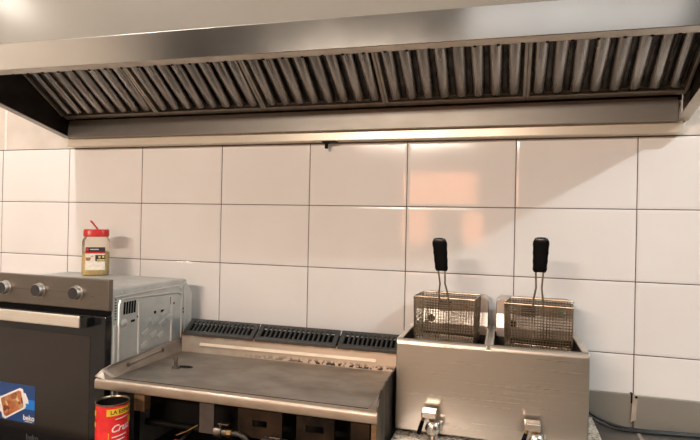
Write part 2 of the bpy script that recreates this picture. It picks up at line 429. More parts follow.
mb.build('grease_gutter', M['gutter'], hood, bevel=.002)
mb = MB(); mb.lathe([(.013, .0), (.013, -.008), (.007, -.010), (.007, -.026), (.005, -.028)], 14, (.081 - .08, -.035, 1.752 - 1.75))
mb.box(-.014, .045, -.05, -.02, -.003, .0015)
mb.build('drain_plug', M['greasy'], hood, smooth=True)
# dark back plate inside, above the filters
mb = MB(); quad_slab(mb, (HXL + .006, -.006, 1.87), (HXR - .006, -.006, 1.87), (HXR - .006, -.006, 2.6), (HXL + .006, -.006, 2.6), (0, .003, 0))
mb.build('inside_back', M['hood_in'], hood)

# five baffle filters, each can be lifted out
FA = R(33)
def fpt(u, v, n): return (u, -v * math.cos(FA) - n * math.sin(FA), v * math.sin(FA) - n * math.cos(FA))
FLAB = ['baffle filter at the far left end of the hood, beside the dark side panel',
        'second baffle filter from the left in the hood, above the left half of the griddle',
        'middle baffle filter of the hood, above the right half of the griddle',
        'second baffle filter from the right in the hood, above the left fryer basket',
        'baffle filter at the far right end of the hood, beside the right side flange']
FW, FL = .496, .42
def make_filter():
    r = thing('baffle_filter', '', 'grease filter', (0, 0, 0), group='baffle filters in the hood')
    b = MB()
    def fbox(u0, u1, v0, v1, n0, n1):
        vs = [b.bm.verts.new(fpt(*p)) for p in ((u0, v0, n0), (u1, v0, n0), (u1, v1, n0), (u0, v1, n0), (u0, v0, n1), (u1, v0, n1), (u1, v1, n1), (u0, v1, n1))]
        for f in ((3, 2, 1, 0), (4, 5, 6, 7), (0, 1, 5, 4), (1, 2, 6, 5), (2, 3, 7, 6), (3, 0, 4, 7)): b.bm.faces.new([vs[i] for i in f])
    h = FW / 2
    fbox(-h, h, -.016, .004, -.020, .003); fbox(-h, h, FL - .012, FL, -.020, .004)
    fbox(-h, -h + .010, .010, FL - .012, -.020, .012); fbox(h - .010, h, .010, FL - .012, -.020, .012)
    b.build('filter_frame', M['flange'], r, bevel=.0015)
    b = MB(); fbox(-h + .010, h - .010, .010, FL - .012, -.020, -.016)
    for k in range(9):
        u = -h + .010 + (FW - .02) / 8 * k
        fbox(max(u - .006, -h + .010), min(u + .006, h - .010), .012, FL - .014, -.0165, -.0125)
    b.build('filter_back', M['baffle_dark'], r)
    pitch = (FW - .02) / 8
    for k in range(8):
        b = MB(); uc = -h + .010 + pitch * (k + .5); W2 = pitch * .385; NS = 10
        rows = [(.014, .10, .35), (.0165, .55, .70), (.021, .85, .90), (.029, 1, 1), (FL - .012, 1, 1)]
        rings = []
        for v, wu, wn in rows:
            ring = []
            for q in range(NS + 1):
                a = PI * q / NS
                ring.append(b.bm.verts.new(fpt(uc - W2 * wu * math.cos(a), v, -.006 + .020 * wn * math.sin(a) ** .8)))
            rings.append(ring)
        for i in range(len(rings) - 1):
            for q in range(NS): b.bm.faces.new([rings[i][q], rings[i][q + 1], rings[i + 1][q + 1], rings[i + 1][q]])
        # side wings of the channel folding back
        b.build('baffle', M['baffle'], r, smooth=True)
    return r
fil = make_filter()
def copy_tree(o, parent=None):
    c = o.copy(); COL.objects.link(c)
    if parent is not None: c.parent = parent
    for ch in [q for q in kids.get(o.name, [])]: copy_tree(ch, c)
    return c
def index_kids():
    k = {}
    for o in bpy.data.objects:
        if o.parent: k.setdefault(o.parent.name, []).append(o)
    return k
kids = index_kids()
for i in range(5):
    f = fil if i == 0 else copy_tree(fil)
    f.location = (HXL + .012 + .249 + i * .4975, -.075, 1.886)
    f['label'] = FLAB[i]

# ---------------------------------------------------------------- tables
def table(name, label, x0, x1, y0, y1, z, cat, th=.035, mt='counter'):
    r = thing(name, label, cat, ((x0 + x1) / 2, (y0 + y1) / 2, 0))
    hx, hy = (x1 - x0) / 2, (y1 - y0) / 2
    MB().box(-hx, hx, -hy, hy, z - th, z).build('worktop', M[mt], r, bevel=.003)
    for sx in (-1, 1):
        for sy in (-1, 1):
            MB().box(sx * (hx - .03) - .02, sx * (hx - .03) + .02, sy * (hy - .03) - .02, sy * (hy - .03) + .02, 0, z - th).build('leg', M['steel'], r, bevel=.002)
    MB().box(-hx + .03, hx - .03, -hy + .03, hy - .03, .16, .18).build('undershelf', M['counter'], r)
    return r
lt = table('low_table', 'low dark steel table under the oven and the griddle', -1.25, .425, -.76, -.03, .60, 'table', mt='greasy')
CX0, CX1 = .452, 2.0
ct = table('steel_counter', 'grey steel counter with upstand under the twin fryer, against the tiled wall', CX0, CX1, -.72, -.003, .755, 'counter')
cxm, cym = (CX0 + CX1) / 2, (-.72 - .003) / 2
SEAM = 1.196
MB().box(CX0 - cxm, SEAM - .004 - cxm, -.016 - cym, -.004 - cym, .755, .868).build('upstand', M['upstand'], ct, bevel=.002)
MB().box(SEAM + .004 - cxm, CX1 - cxm, -.018 - cym, -.004 - cym, .755, .865).build('upstand', M['upstand'], ct, bevel=.002)
mb = MB()
mb.prism([(SEAM - .001 - cxm, .868), (SEAM + .013 - cxm, .868), (SEAM + .009 - cxm, .785), (SEAM - .007 - cxm, .775)], -.022 - cym, -.0185 - cym, 'y')
mb.build('seam_strip', M['strip'], ct)
MB().lathe([(.0045, -.0225 - cym), (.0045, -.0245 - cym)], 10, (SEAM + .0085 - cxm, 0, .862), 'y').build('screw', M['greasy'], ct)
MB().box(SEAM + .002 - cxm, SEAM + .012 - cxm, -.70 - cym, -.02 - cym, .7545, .7558).build('joint_strip', M['strip'], ct)
MB().box(SEAM - .007 - cxm, SEAM - .002 - cxm, -.0165 - cym, -.003 - cym, .838, .872).build('joint_gap', M['greasy'], ct)

# ---------------------------------------------------------------- oven
oven = thing('oven', 'built-in electric oven in steel and black glass standing free beside the griddle', 'oven', (-.494, -.535, .60), (0, 0, R(-2.4)))
OW = .622
car = MB().box(-OW + .02, 0, 0, .403, .0, .590)
car.prism([(.403, 0), (.453, 0), (.453, .527), (.403, .590)], -OW + .03, -.004, 'x')
car.build('carcass', M['galv'], oven, bevel=.003)
MB().box(-OW + .025, -.006, .010, .395, .590, .5915).build('top_sheet', M['galv'], oven)
# embossed side: ridges, slots, louvre, diamonds
mb = MB()
mb.tube([(.0015, .006, .566), (.0015, .03, .566), (.0015, .378, .570), (.0015, .400, .584)], .004, 8)
mb.tube([(.0005, .030, .08), (.0005, .030, .535), (.0005, .036, .551), (.0005, .05, .556), (.0005, .355, .542), (.0005, .372, .532), (.0005, .376, .515), (.0005, .376, .08)], .005, 8)
for y, zt in ((.128, .532), (.312, .530)):
    mb.tube([(.0005, y, .08), (.0005, y, zt)], .0045, 8)
mb.tube([(.0005, .395, .02), (.0005, .395, .566)], .005, 8)
mb.tube([(.0005, .008, .02), (.0005, .008, .47)], .0045, 8)
mb.build('side_ridges', M['galv_l'], oven, smooth=True)
mb = MB()
for (y, z) in ((.176, .459), (.212, .453), (.262, .473), (.258, .438), (.162, .418), (.207, .404), (.156, .375), (.247, .393), (.300, .455)):
    m4 = Matrix.Translation((.0008, y, z)) @ Matrix.Rotation(R(24), 4, 'X')
    mb.box(-.002, .005, -.017, .017, -.0075, .0075, m4)
mb.build('side_embossing', M['galv_l'], oven, bevel=.0015)
mb = MB()
for k in range(5):
    y = .050 + k * .0128
    mb.prism([(y, .500), (y + .0085, .500), (y + .0115, .543), (y + .003, .543)], -.001, .0012, 'x')
mb.build('vent_grille', M['slot'], oven)
mb = MB()
for k in range(9):
    mb.box(-.001, .0012, .010, .017, .488 + k * .0095, .492 + k * .0095)
mb.build('edge_slots', M['slot'], oven)
MB().lathe([(.006, -.001), (.006, .0012)], 12, (0, .216, .484), 'x').build('side_hole', M['slot'], oven)
for ya, yb, za, zb in ((.250, .266, .478, .487), (.118, .124, .480, .486), (.325, .331, .498, .506), (.384, .390, .455, .463), (.384, .390, .468, .476), (.088, .108, .468, .476), (.306, .309, .50, .53)):
    MB().box(-.001, .0012, ya, yb, za, zb).build('side_slot', M['slot'], oven)
for yd, zd, rd in ((.055, .472, .014), (.372, .558, .010), (.04, .578, .005)):
    MB().lathe([(rd, -.001), (rd, rd * .15), (rd * .6, rd * .4), (.0, rd * .45)], 16, (0, yd, zd), 'x').build('side_dimple', M['galv_l'], oven, smooth=True)
MB().box(-OW, .003, -.021, -.001, .522, .627).build('control_panel', M['oven_panel'], oven, bevel=.003)
MB().box(-OW + .004, -.002, -.012, -.002, .506, .522).build('panel_gap', M['slot'], oven)
for kx in (-.458, -.298, -.132):
    k = MB().lathe([(.0255, -.0212), (.0255, -.0225), (.0235, -.023), (.0228, -.036), (.021, -.0390), (.0, -.0390)], 28, (kx, 0, .576), 'y', cap=False).build('knob', M['knob_side'], oven, smooth=True)
    MB().lathe([(.0200, -.0388), (.0200, -.0400), (.0, -.0402)], 28, (kx, 0, .576), 'y', cap=False).build('knob_face', M['knob_face'], k, smooth=True)
for kx in (-.458, -.298, -.132):
    mb = MB()
    for a in range(-140, 141, 40):
        c = Vector((kx + .034 * math.sin(R(a)), 0, .576 + .034 * math.cos(R(a))))
        mb.box(c.x - .0009, c.x + .0009, -.0213, -.0209, c.z - .0015, c.z + .0015)
    mb.build('knob_markings', M['dark_marks'], oven)
for xa, xb, z in ((-.262, -.168, .5755), (-.425, -.335, .5755), (-.072, -.058, .568)):
    MB().box(xa, xb, -.0212, -.0209, z, z + .001).build('panel_line', M['dark_marks'], oven)  # thin dark strips on the control panel
door = MB().box(-OW, .001, -.031, -.002, .020, .505).build('door', M['oven_frame'], oven, bevel=.003)
MB().box(-OW + .06, -.061, -.0318, -.030, .085, .436).build('door_glass', M['oven_glass'], door)
h = MB(); h.box(-OW + .035, -.075, -.068, -.058, .468, .508); h.build('handle', M['handle'], door, bevel=.005, seg=3)
h = MB()
for x in (-OW + .08, -.062):
    h = MB(); h.box(x - .012, x + .016, -.064, -.029, .472, .504); h.build('handle_mount', M['black'], door, bevel=.003)
# promotional sticker on the door
st = MB().box(-.560, -.296, -.0326, -.0312, .110, .241).build('door_sticker', M['blue'], oven)
st['label'] = 'blue sticker with a casserole picture'
MB().box(-.560, -.2965, -.0329, -.0325, .158, .192).build('sticker_stripe', M['cyan'], st)
dish = [(-.462, .186), (-.365, .229), (-.352, .226), (-.336, .168), (-.340, .160), (-.432, .112), (-.445, .117), (-.464, .178)]
MB().prism(dish, -.0333, -.0328, 'y').build('dish_print', M['white'], st, bevel=.0)
for ear in ([(-.350, .212), (-.340, .214), (-.326, .190), (-.324, .178), (-.340, .178)], [(-.466, .172), (-.476, .165), (-.474, .140), (-.462, .136), (-.450, .134)]):
    MB().prism(ear, -.0333, -.0328, 'y').build('dish_handle_print', M['white'], st)
cxd, czd = -.400, .170
MB().prism([(cxd + (x - cxd) * .84, czd + (z - czd) * .84) for x, z in dish], -.0336, -.0332, 'y').build('food_print', M['food'], st)
bm = text_mesh('beko', .026, bold=.0006); q = MB(); q.bm.free(); q.bm = bm
q.xf(Matrix.Translation((-.322, -.0332, .128)) @ Matrix.Rotation(R(90), 4, 'X')); q.build('sticker_lettering', M['white'], st, keep_normals=True)
MB().box(-.340, -.306, -.0332, -.0328, .1145, .1165).build('sticker_line', M['white'], st)
bm = text_mesh('beko', .028, bold=.0004); q = MB(); q.bm.free(); q.bm = bm
q.xf(Matrix.Translation((-.305, -.0325, .062)) @ Matrix.Rotation(R(90), 4, 'X')); q.build('door_lettering', M['grey_print'], door, keep_normals=True)

# ---------------------------------------------------------------- jar on the oven
JX, JY = -.886, -.172
jar = thing('spice_jar', 'clear square jar with red lid, half full of tan grain, on top of the oven', 'jar', (JX, JY, 1.1916), (0, 0, R(38)))
P = 5.0
JR = .0495; JH = .160
MB().lathe([(.0, .0), (JR * 1.0, .0), (JR * 1.06, .006), (JR * 1.06, JH - .022), (JR * 1.03, JH - .012), (JR * .88, JH), (JR * .86, JH + .008)], 48, power=P, cap=False, sy=.86).build('jar_wall', M['clear'], jar, smooth=True)
MB().lathe([(JR * .98, .003), (JR * 1.025, .008), (JR * 1.025, .092), (JR * .85, .098), (.0, .096)], 48, power=P, sy=.855).build('grain_filling', M['grain'], jar, smooth=True)
MB().lathe([(JR * .94, JH + .001), (JR * 1.0, JH + .003), (JR * 1.0, JH + .026), (JR * .95, JH + .031), (.0, JH + .031)], 48, power=3.4, sy=.90).build('lid', M['red_plastic'], jar, smooth=True)
fy = -JR * 1.06 * .86 - .0006
lab = MB().box(-.037, .037, fy - .0008, fy + .002, .024, .118).build('paper_label', M['label_paper'], jar)
MB().box(-.037, .037, fy - .0012, fy - .0007, .098, .118).build('label_band', M['label_black'], lab)
MB().box(-.037, .037, fy - .0012, fy - .0007, .092, .098).build('label_stripe', M['red_plastic'], lab)
MB().box(-.036, -.026, fy - .0016, fy - .0011, .103, .113).build('label_mark', M['red_plastic'], lab)
mb = MB(); mb.box(-.020, .012, fy - .0016, fy - .0011, .1075, .1105); mb.build('label_print', M['label_paper'], lab)
mb = MB(); mb.prism([(-.036, .076), (-.016, .076), (-.018, .066), (-.022, .062), (-.031, .062), (-.035, .066)], fy - .0012, fy - .0007, 'y')
mb.box(-.016, -.005, fy - .0012, fy - .0007, .0765, .079, Matrix.Translation((-.016, 0, .0765)) @ Matrix.Rotation(R(-30), 4, 'Y') @ Matrix.Translation((.016, 0, -.0765)))
mb.build('bowl_picture', M['terracotta'], lab)
MB().box(.000, .037, fy - .0012, fy - .0007, .060, .086).build('photo_picture', M['label_black'], lab)
mb = MB(); mb.box(.006, .036, fy - .0016, fy - .0011, .0625, .068); mb.box(.012, .020, fy - .0016, fy - .0011, .072, .082); mb.box(.026, .034, fy - .0016, fy - .0011, .074, .083); mb.build('picture_detail', M['grain'], lab)
sp = MB().tube([(0, 0, .0), (-.014, 0, .013), (-.032, .0, .030), (-.036, 0, .033)], [.0035, .0035, .004, .003], 8).build('plastic_stick', M['red_plastic'], smooth=True)
sp.location = (JX + .012, JY - .008, 1.1916 + JH + .0335)
tag(sp, 'short red plastic stick poking up from the red lid of the jar', 'stick')

# ---------------------------------------------------------------- griddle
GX, GY = 0.0, -.20
gr = thing('griddle', 'wide flat steel gas griddle with splash guards and cast iron grilles at the back', 'griddle', (0, -.20, .60))
def g(x, y, z): return (x, y + .20, z - .60)
ZP = .910
XL, XR = -.455, .405        # plate inner width
# plate: object origin at its back edge so the scorch marks follow it
pl = MB().box(XL, XR, -.385, .010, -.014, 0).build('griddle_plate', M['plate'], gr, loc=g(0, -.185, ZP))
MB().box(XL - .004, XR + .030, -.004, .012, 0, .072).build('back_riser', M['riser'], gr, loc=g(0, -.178, ZP), bevel=.0015)
mb = MB(); mb.prism([(-.010, .0), (-.002, .0), (-.002, .010), (-.006, .010)], -.375, .335, 'x')
mb.build('riser_ledge', M['ledge'], gr, loc=g(0, -.178, ZP + .030))
MB().box(XL - .002, XR + .002, -.0075, -.0025, .0, .0022).build('weld_seam', M['griddle_lip'], gr, loc=g(0, -.178, ZP))
# front bullnose
prof = []
for k in range(9):
    a = R(90 + 22.5 * k * .5 * 2 * .5)
prof = [(-.570, .909), (-.580, .9115), (-.592, .9105), (-.597, .907), (-.599, .902), (-.599, .882), (-.597, .878), (-.590, .8765), (-.570, .877)]
mb = MB(); mb.prism([(y + .20, z - .60) for y, z in prof], -.505, .437, 'x'); mb.build('front_lip', M['griddle_lip'], gr, smooth=True, bevel=.001)
MB().box(XL, XR, -.5705 + .20, -.5675 + .20, .9095 - .60, .9104 - .60).build('lip_groove', M['burner'], gr)
# side guards
def guard(xb, xt, th, name, m):
    """leaning splash guard: outline in (y, z), inner foot at x = xb, inner top at x = xt"""
    out = [(-.592, .906, -.462), (-.594, .916, -.503), (-.574, .936, -.491), (-.548, .948, -.476), (-.46, .952, -.473), (-.30, .956, -.472), (-.172, .961, -.470), (-.172, .905, -.455), (-.55, .905, -.458)]
    mb = MB(); A = []; B = []
    for y, z, x in out:
        A.append(mb.bm.verts.new(g(x, y, z))); B.append(mb.bm.verts.new(g(x + th, y, z)))
    mb.bm.faces.new(A); mb.bm.faces.new(B[::-1]); n = len(A)
    for i in range(n): mb.bm.faces.new([A[(i + 1) % n], A[i], B[i], B[(i + 1) % n]])
    return mb.build(name, m, gr, bevel=.0015)
gl = guard(XL, XL - .012, -.006, 'side_guard', M['griddle_side'])
def guard_r():
    out = [(-.592, .905), (-.590, .925), (-.575, .943), (-.545, .958), (-.48, .967), (-.40, .970), (-.172, .970), (-.172, .905)]
    mb = MB(); mb.prism([(y + .20, z - .60) for y, z in out], XR + .028, XR + .034, 'x'); return mb.build('side_guard', M['side_stain'], gr, bevel=.002)
guard_r()
mb = MB(); mb.prism([(-.59 + .20, .877 - .60), (-.575 + .2, .906 - .6), (-.172 + .20, .906 - .60), (-.172 + .20, .60 - .60), (-.575 + .20, .60 - .60)], XR + .0285, XR + .0335, 'x'); mb.build('side_skirt', M['side_stain'], gr)
MB().box(XR, XR + .029, -.375, .022, ZP - .014 - .60, ZP - .001 - .60).build('plate_border', M['griddle_side'], gr)
mb = MB(); mb.tube([g(XL - .006, -.492, .934), g(XL - .0085, -.300, .942)], .004, 8); mb.build('guard_brace', M['griddle_side'], gr, smooth=True)
for y, z in ((-.492, .934), (-.300, .942)):
    MB().lathe([(.0075, .0), (.0075, .004), (.004, .006), (0, .0062)], 12, g(XL - .0075, y, z), 'x').build('guard_bolt', M['valve'], gr, smooth=True)
# drain hole and its upright pin
mb = MB(); mb.lathe([(.0, .0008), (.030, .0008), (.030, .0002)], 28, g(-.312, -.376, ZP), sx=.95, sy=.50); mb.build('drain_hole', M['slot'], gr)
mb = MB(); mb.lathe([(.0135, .0), (.0135, .006), (.0065, .008), (.0065, .030), (.0085, .031), (.0085, .038), (.004, .041), (.0, .041)], 14, g(-.337, -.400, ZP)); mb.build('drain_pin', M['valve'], gr, smooth=True)
# cast iron flue grilles
for x0, x1 in ((-.450, -.147), (-.141, .184), (.190, .437)):
    mb = MB(); y0, y1 = -.186, -.124
    za, zb, th = .987, 1.031, .010
    def zz(y): return za + (zb - za) * (y - y0) / (y1 - y0)
    def bar(xa, xb, ya, yb, drop=th):
        P8 = [g(xa, ya, zz(ya) - drop), g(xb, ya, zz(ya) - drop), g(xb, yb, zz(yb) - drop), g(xa, yb, zz(yb) - drop), g(xa, ya, zz(ya)), g(xb, ya, zz(ya)), g(xb, yb, zz(yb)), g(xa, yb, zz(yb))]
        v = [mb.bm.verts.new(p) for p in P8]
        for f in ((3, 2, 1, 0), (4, 5, 6, 7), (0, 1, 5, 4), (1, 2, 6, 5), (2, 3, 7, 6), (3, 0, 4, 7)): mb.bm.faces.new([v[i] for i in f])
    bar(x0, x1, y0, y0 + .010, .012); bar(x0, x1, y1 - .007, y1, .012)
    bar(x0, x0 + .018, y0 + .010, y1 - .007, .012); bar(x1 - .018, x1, y0 + .010, y1 - .007, .012)
    n = 15 if x1 - x0 > .3 else 12
    wI = (x1 - x0 - .036)
    for k in range(1, n):
        xc = x0 + .018 + wI * k / n; bar(xc - .0038, xc + .0038, y0 + .010, y1 - .007)
    mb.build('flue_grille', M['iron'], gr, bevel=.0015)
MB().box(XL, XR + .028, -.160 + .20, -.03 + .20, .905 - .60, .968 - .60).build('flue_box', M['slot'], gr)
mb = MB(); mb.box(XL, XR + .028, -.137 + .2, -.125 + .2, .955 - .6, 1.010 - .6); mb.box(XL, XL + .012, -.160 + .2, -.126 + .2, .955 - .6, .978 - .6); mb.build('flue_wall', M['slot'], gr)
# body, burner panel, legs
MB().box(-.44, .425, -.40 + .20, -.19 + .20, .72 - .60, .895 - .60).build('burner_box', M['greasy'], gr)
mb = MB()
for a, b_, z0, z1 in ((-.020, .030, .745, .872), (.030, .078, .745, .800), (.030, .078, .820, .872), (.078, .128, .745, .872), (.175, .205, .745, .872), (.205, .262, .745, .806), (.205, .262, .826, .872), (.262, .295, .745, .872), (.345, .402, .745, .872), (-.020, .402, .745, .765)):
    mb.box(a, b_, -.535 + .20, -.528 + .20, z0 - .60, z1 - .60)
mb.build('burner_panel', M['burner'], gr)
MB().box(-.150, -.098, -.545 + .20, -.538 + .20, .762 - .60, .874 - .60).build('front_bracket', M['bracket'], gr, bevel=.001)
MB().box(.409, .428, -.545 + .20, -.538 + .20, .60 - .60, .872 - .60).build('corner_post', M['copper'], gr)
mb = MB(); mb.box(-.402, -.362, -.535 + .20, -.50 + .20, .797 - .60, .876 - .60)
mb.build('side_channel', M['copper'], gr, bevel=.002)
for x in (-.43, .40):
    for y in (-.50, -.20):
        MB().box(x - .015, x + .015, y - .015 + .20, y + .015 + .20, 0, .885 - .60).build('leg', M['black'], gr)
MB().box(-.44, .425, -.525 + .20, -.515 + .20, .870 - .60, .890 - .60).build('front_rail', M['greasy'], gr)
mb = MB(); mb.tube([g(-.40, -.47, .74), g(.41, -.47, .74)], .011, 10); mb.build('gas_manifold', M['greasy'], gr, smooth=True)
def gas_valve(x, z, hose):
    mb = MB(); mb.tube([g(x - .035, -.56, z), g(x - .012, -.56, z)], .016, 14); mb.tube([g(x - .012, -.56, z), g(x + .012, -.56, z)], .011, 12); mb.tube([g(x - .02, -.56, z), g(x - .02, -.47, .74)], .008, 8)
    v = mb.build('gas_valve', M['valve'], gr, smooth=True)
    MB().lathe([(.013, x + .008), (.013, x + .022)], 6, g(0, -.56, z), 'x').build('valve_nut', M['brass'], v)
    mb = MB(); mb.box(x - .024, x + .012, -.368, -.352, z + .024 - .60, z + .029 - .60); mb.tube([g(x - .018, -.56, z + .012), g(x - .018, -.56, z + .027)], .005, 8); mb.build('valve_lever', M['valve'], v, bevel=.001)
    mb = MB(); mb.tube([g(x + .018, -.56, z), g(x + .04, -.56, z + .002), g(x + .062, -.558, z - .006), g(x + .078, -.555, z - .026), g(x + .084, -.55, z - .055), g(x + .084, -.545, z - .11)], .008, 10); mb.build('gas_hose', M['hose'], v, smooth=True)
gas_valve(-.048, .780, 1); gas_valve(.125, .760, 1)
mb = MB(); mb.box(.075, .150, -.585 + .20, -.54 + .20, .775 - .60, .778 - .60); mb.box(.075, .150, -.585 + .2, -.583 + .2, .765 - .60, .778 - .60); mb.build('valve_bracket', M['bracket'], gr)
mb = MB(); mb.tube([g(-.228, -.56, .722), g(-.206, -.56, .722)], .013, 12); mb.build('valve_handle', M['red_plastic'], gr, smooth=True)
mb = MB(); mb.tube([g(-.232, -.545, .742), g(-.20, -.54, .756), g(-.16, -.535, .780)], .0022, 6); mb.build('ignition_lead', M['brass'], gr)
mb = MB(); mb.tube([g(-.217, -.56, .722), g(-.217, -.47, .74)], .005, 8); mb.build('valve_stem', M['valve'], gr)

# ---------------------------------------------------------------- tin can
CXc, CYc, CR, CH = -.408, -.628, .0495, .261
can = thing('tin_can', 'open red food tin with yellow band under the front left corner of the griddle', 'tin can', (CXc, CYc, .60))
prof = [(CR * .97, .001), (CR, .004), (CR, CH)]
prof = [(CR * .97, .0), (CR * 1.01, .002), (CR * 1.01, .006), (CR, .008)]
for k, zc in enumerate((.050, .085, .120, .150, .178, .205)):
    prof += [(CR, zc - .004), (CR * .985, zc), (CR, zc + .004)]
prof += [(CR, CH - .010), (CR, CH - .006)]
MB().lathe(prof, 48, cap=False).build('can_wall', M['can_red'], can, smooth=True)
MB().lathe([(CR, CH - .006), (CR * 1.03, CH - .004), (CR * 1.03, CH - .0005), (CR * 1.0, CH), (CR * .97, CH - .002), (CR * .965, CH - .006)], 48, cap=False).build('can_rim', M['tin'], can, smooth=True)
MB().lathe([(CR * .964, CH - .006), (CR * .96, .006), (0, .004)], 48, cap=False).build('can_inside', M['slot'], can, smooth=True)
def wrap(mb, az, zc, rad, tilt=0.0):
    for v in mb.bm.verts:
        x, y, _ = v.co
        y += x * tilt
        a = R(az) + x / rad
        v.co = (rad * math.cos(a), rad * math.sin(a), zc + y)
def band(az0, az1, z0, z1, rad, m, name, tilt=0.0):
    mb = MB(); n = 18
    a = [mb.bm.verts.new((0, 0, 0)) for _ in range(2 * n + 2)]
    for i in range(n + 1):
        t_ = R(az0 + (az1 - az0) * i / n)
        for j, z in ((0, z0), (1, z1)):
            a[2 * i + j].co = (rad * math.cos(t_), rad * math.sin(t_), z + tilt * (i / n))
    for i in range(n): mb.bm.faces.new([a[2 * i], a[2 * i + 2], a[2 * i + 3], a[2 * i + 1]])
    return mb.build(name, m, can, smooth=True)
band(-70, 50, .226, .247, CR + .0006, M['can_yellow'], 'yellow_band', .004)
bm = text_mesh('LA ESPAÑOLA', .0165, bold=.0004)
bmesh.ops.subdivide_edges(bm, edges=bm.edges[:], cuts=1)
q = MB(); q.bm.free(); q.bm = bm; wrap(q, 2, .2385, CR + .0012, .03); q.build('band_lettering', M['can_text'], can)
bm = text_mesh('Cruz', .030, shear=.35, bold=.0006); bmesh.ops.subdivide_edges(bm, edges=bm.edges[:], cuts=1)
q = MB(); q.bm.free(); q.bm = bm; wrap(q, -22, .188, CR + .0008, .10); q.build('script_lettering', M['can_white'], can)
mb = MB()
def curved_box(mb, az, w, zc, h, rad, tilt):
    n = 6
    for i in range(n):
        a0, a1 = R(az) + (w * (i / n - .5)) / rad, R(az) + (w * ((i + 1) / n - .5)) / rad
        t0, t1 = tilt * w * (i / n - .5), tilt * w * ((i + 1) / n - .5)
        mb.face([(rad * math.cos(a0), rad * math.sin(a0), zc - h / 2 + t0), (rad * math.cos(a1), rad * math.sin(a1), zc - h / 2 + t1), (rad * math.cos(a1), rad * math.sin(a1), zc + h / 2 + t1), (rad * math.cos(a0), rad * math.sin(a0), zc + h / 2 + t0)])
curved_box(mb, -25, .046, .164, .0035, CR + .0008, .12); curved_box(mb, -27, .040, .152, .0035, CR + .0008, .12); curved_box(mb, -95, .024, .130, .010, CR + .0008, 0); curved_box(mb, -15, .045, .218, .0022, CR + .0008, .1)
mb.build('white_lines', M['can_white'], can)
mb = MB(); curved_box(mb, 22, .022, .206, .020, CR + .0007, .1); curved_box(mb, -128, .02, .195, .016, CR + .0007, .1); curved_box(mb, -128, .02, .230, .018, CR + .0007, .1); curved_box(mb, -62, .0025, .130, .09, CR + .0007, 0)
mb.build('yellow_marks', M['can_yellow'], can)

# ---------------------------------------------------------------- granite slab and fryer
sl = MB().box(-.307, .307, -.255, .255, 0, .032).build('granite_slab', M['granite'], bevel=.003)
sl.location = (.757, -.295, .7556); tag(sl, 'beige speckled granite slab lying on the counter beneath the twin fryer', 'slab')
FX, FY, FZ = .7245, -.215, .7876
fr = thing('twin_fryer', 'double tank steel countertop fryer with two drain taps on a granite slab', 'deep fryer', (FX, FY, FZ))
def f(x, y, z): return (x - FX, y - FY, z - FZ)
ZR = 1.079; X0, X1, Y0, Y1 = .449, 1.004, -.400, -.045
TA, TB = (.466, .7135), (.7405, .984)     # tank openings in x
TY0, TY1 = -.386, -.150
b0, b1 = f(X0, Y0, .797), f(X1, Y1, ZR - .006)
mb = MB()
def fb(mb, x0, x1, y0, y1, z0, z1): mb.box(x0 - FX, x1 - FX, y0 - FY, y1 - FY, z0 - FZ, z1 - FZ); return mb
fb(mb, X0, X1, Y0, Y0 + .012, .797, ZR - .012); fb(mb, X0, X0 + .012, Y0 + .012, Y1, .797, ZR - .004); fb(mb, X1 - .012, X1, Y0 + .012, Y1, .797, ZR - .004)
fb(mb, X0 + .012, X1 - .012, Y1 - .008, Y1, .797, ZR - .004); fb(mb, X0 + .012, X1 - .012, Y0 + .012, Y1 - .008, .797, .81)
mb.build('body', M['steel'], fr, bevel=.004, seg=3)
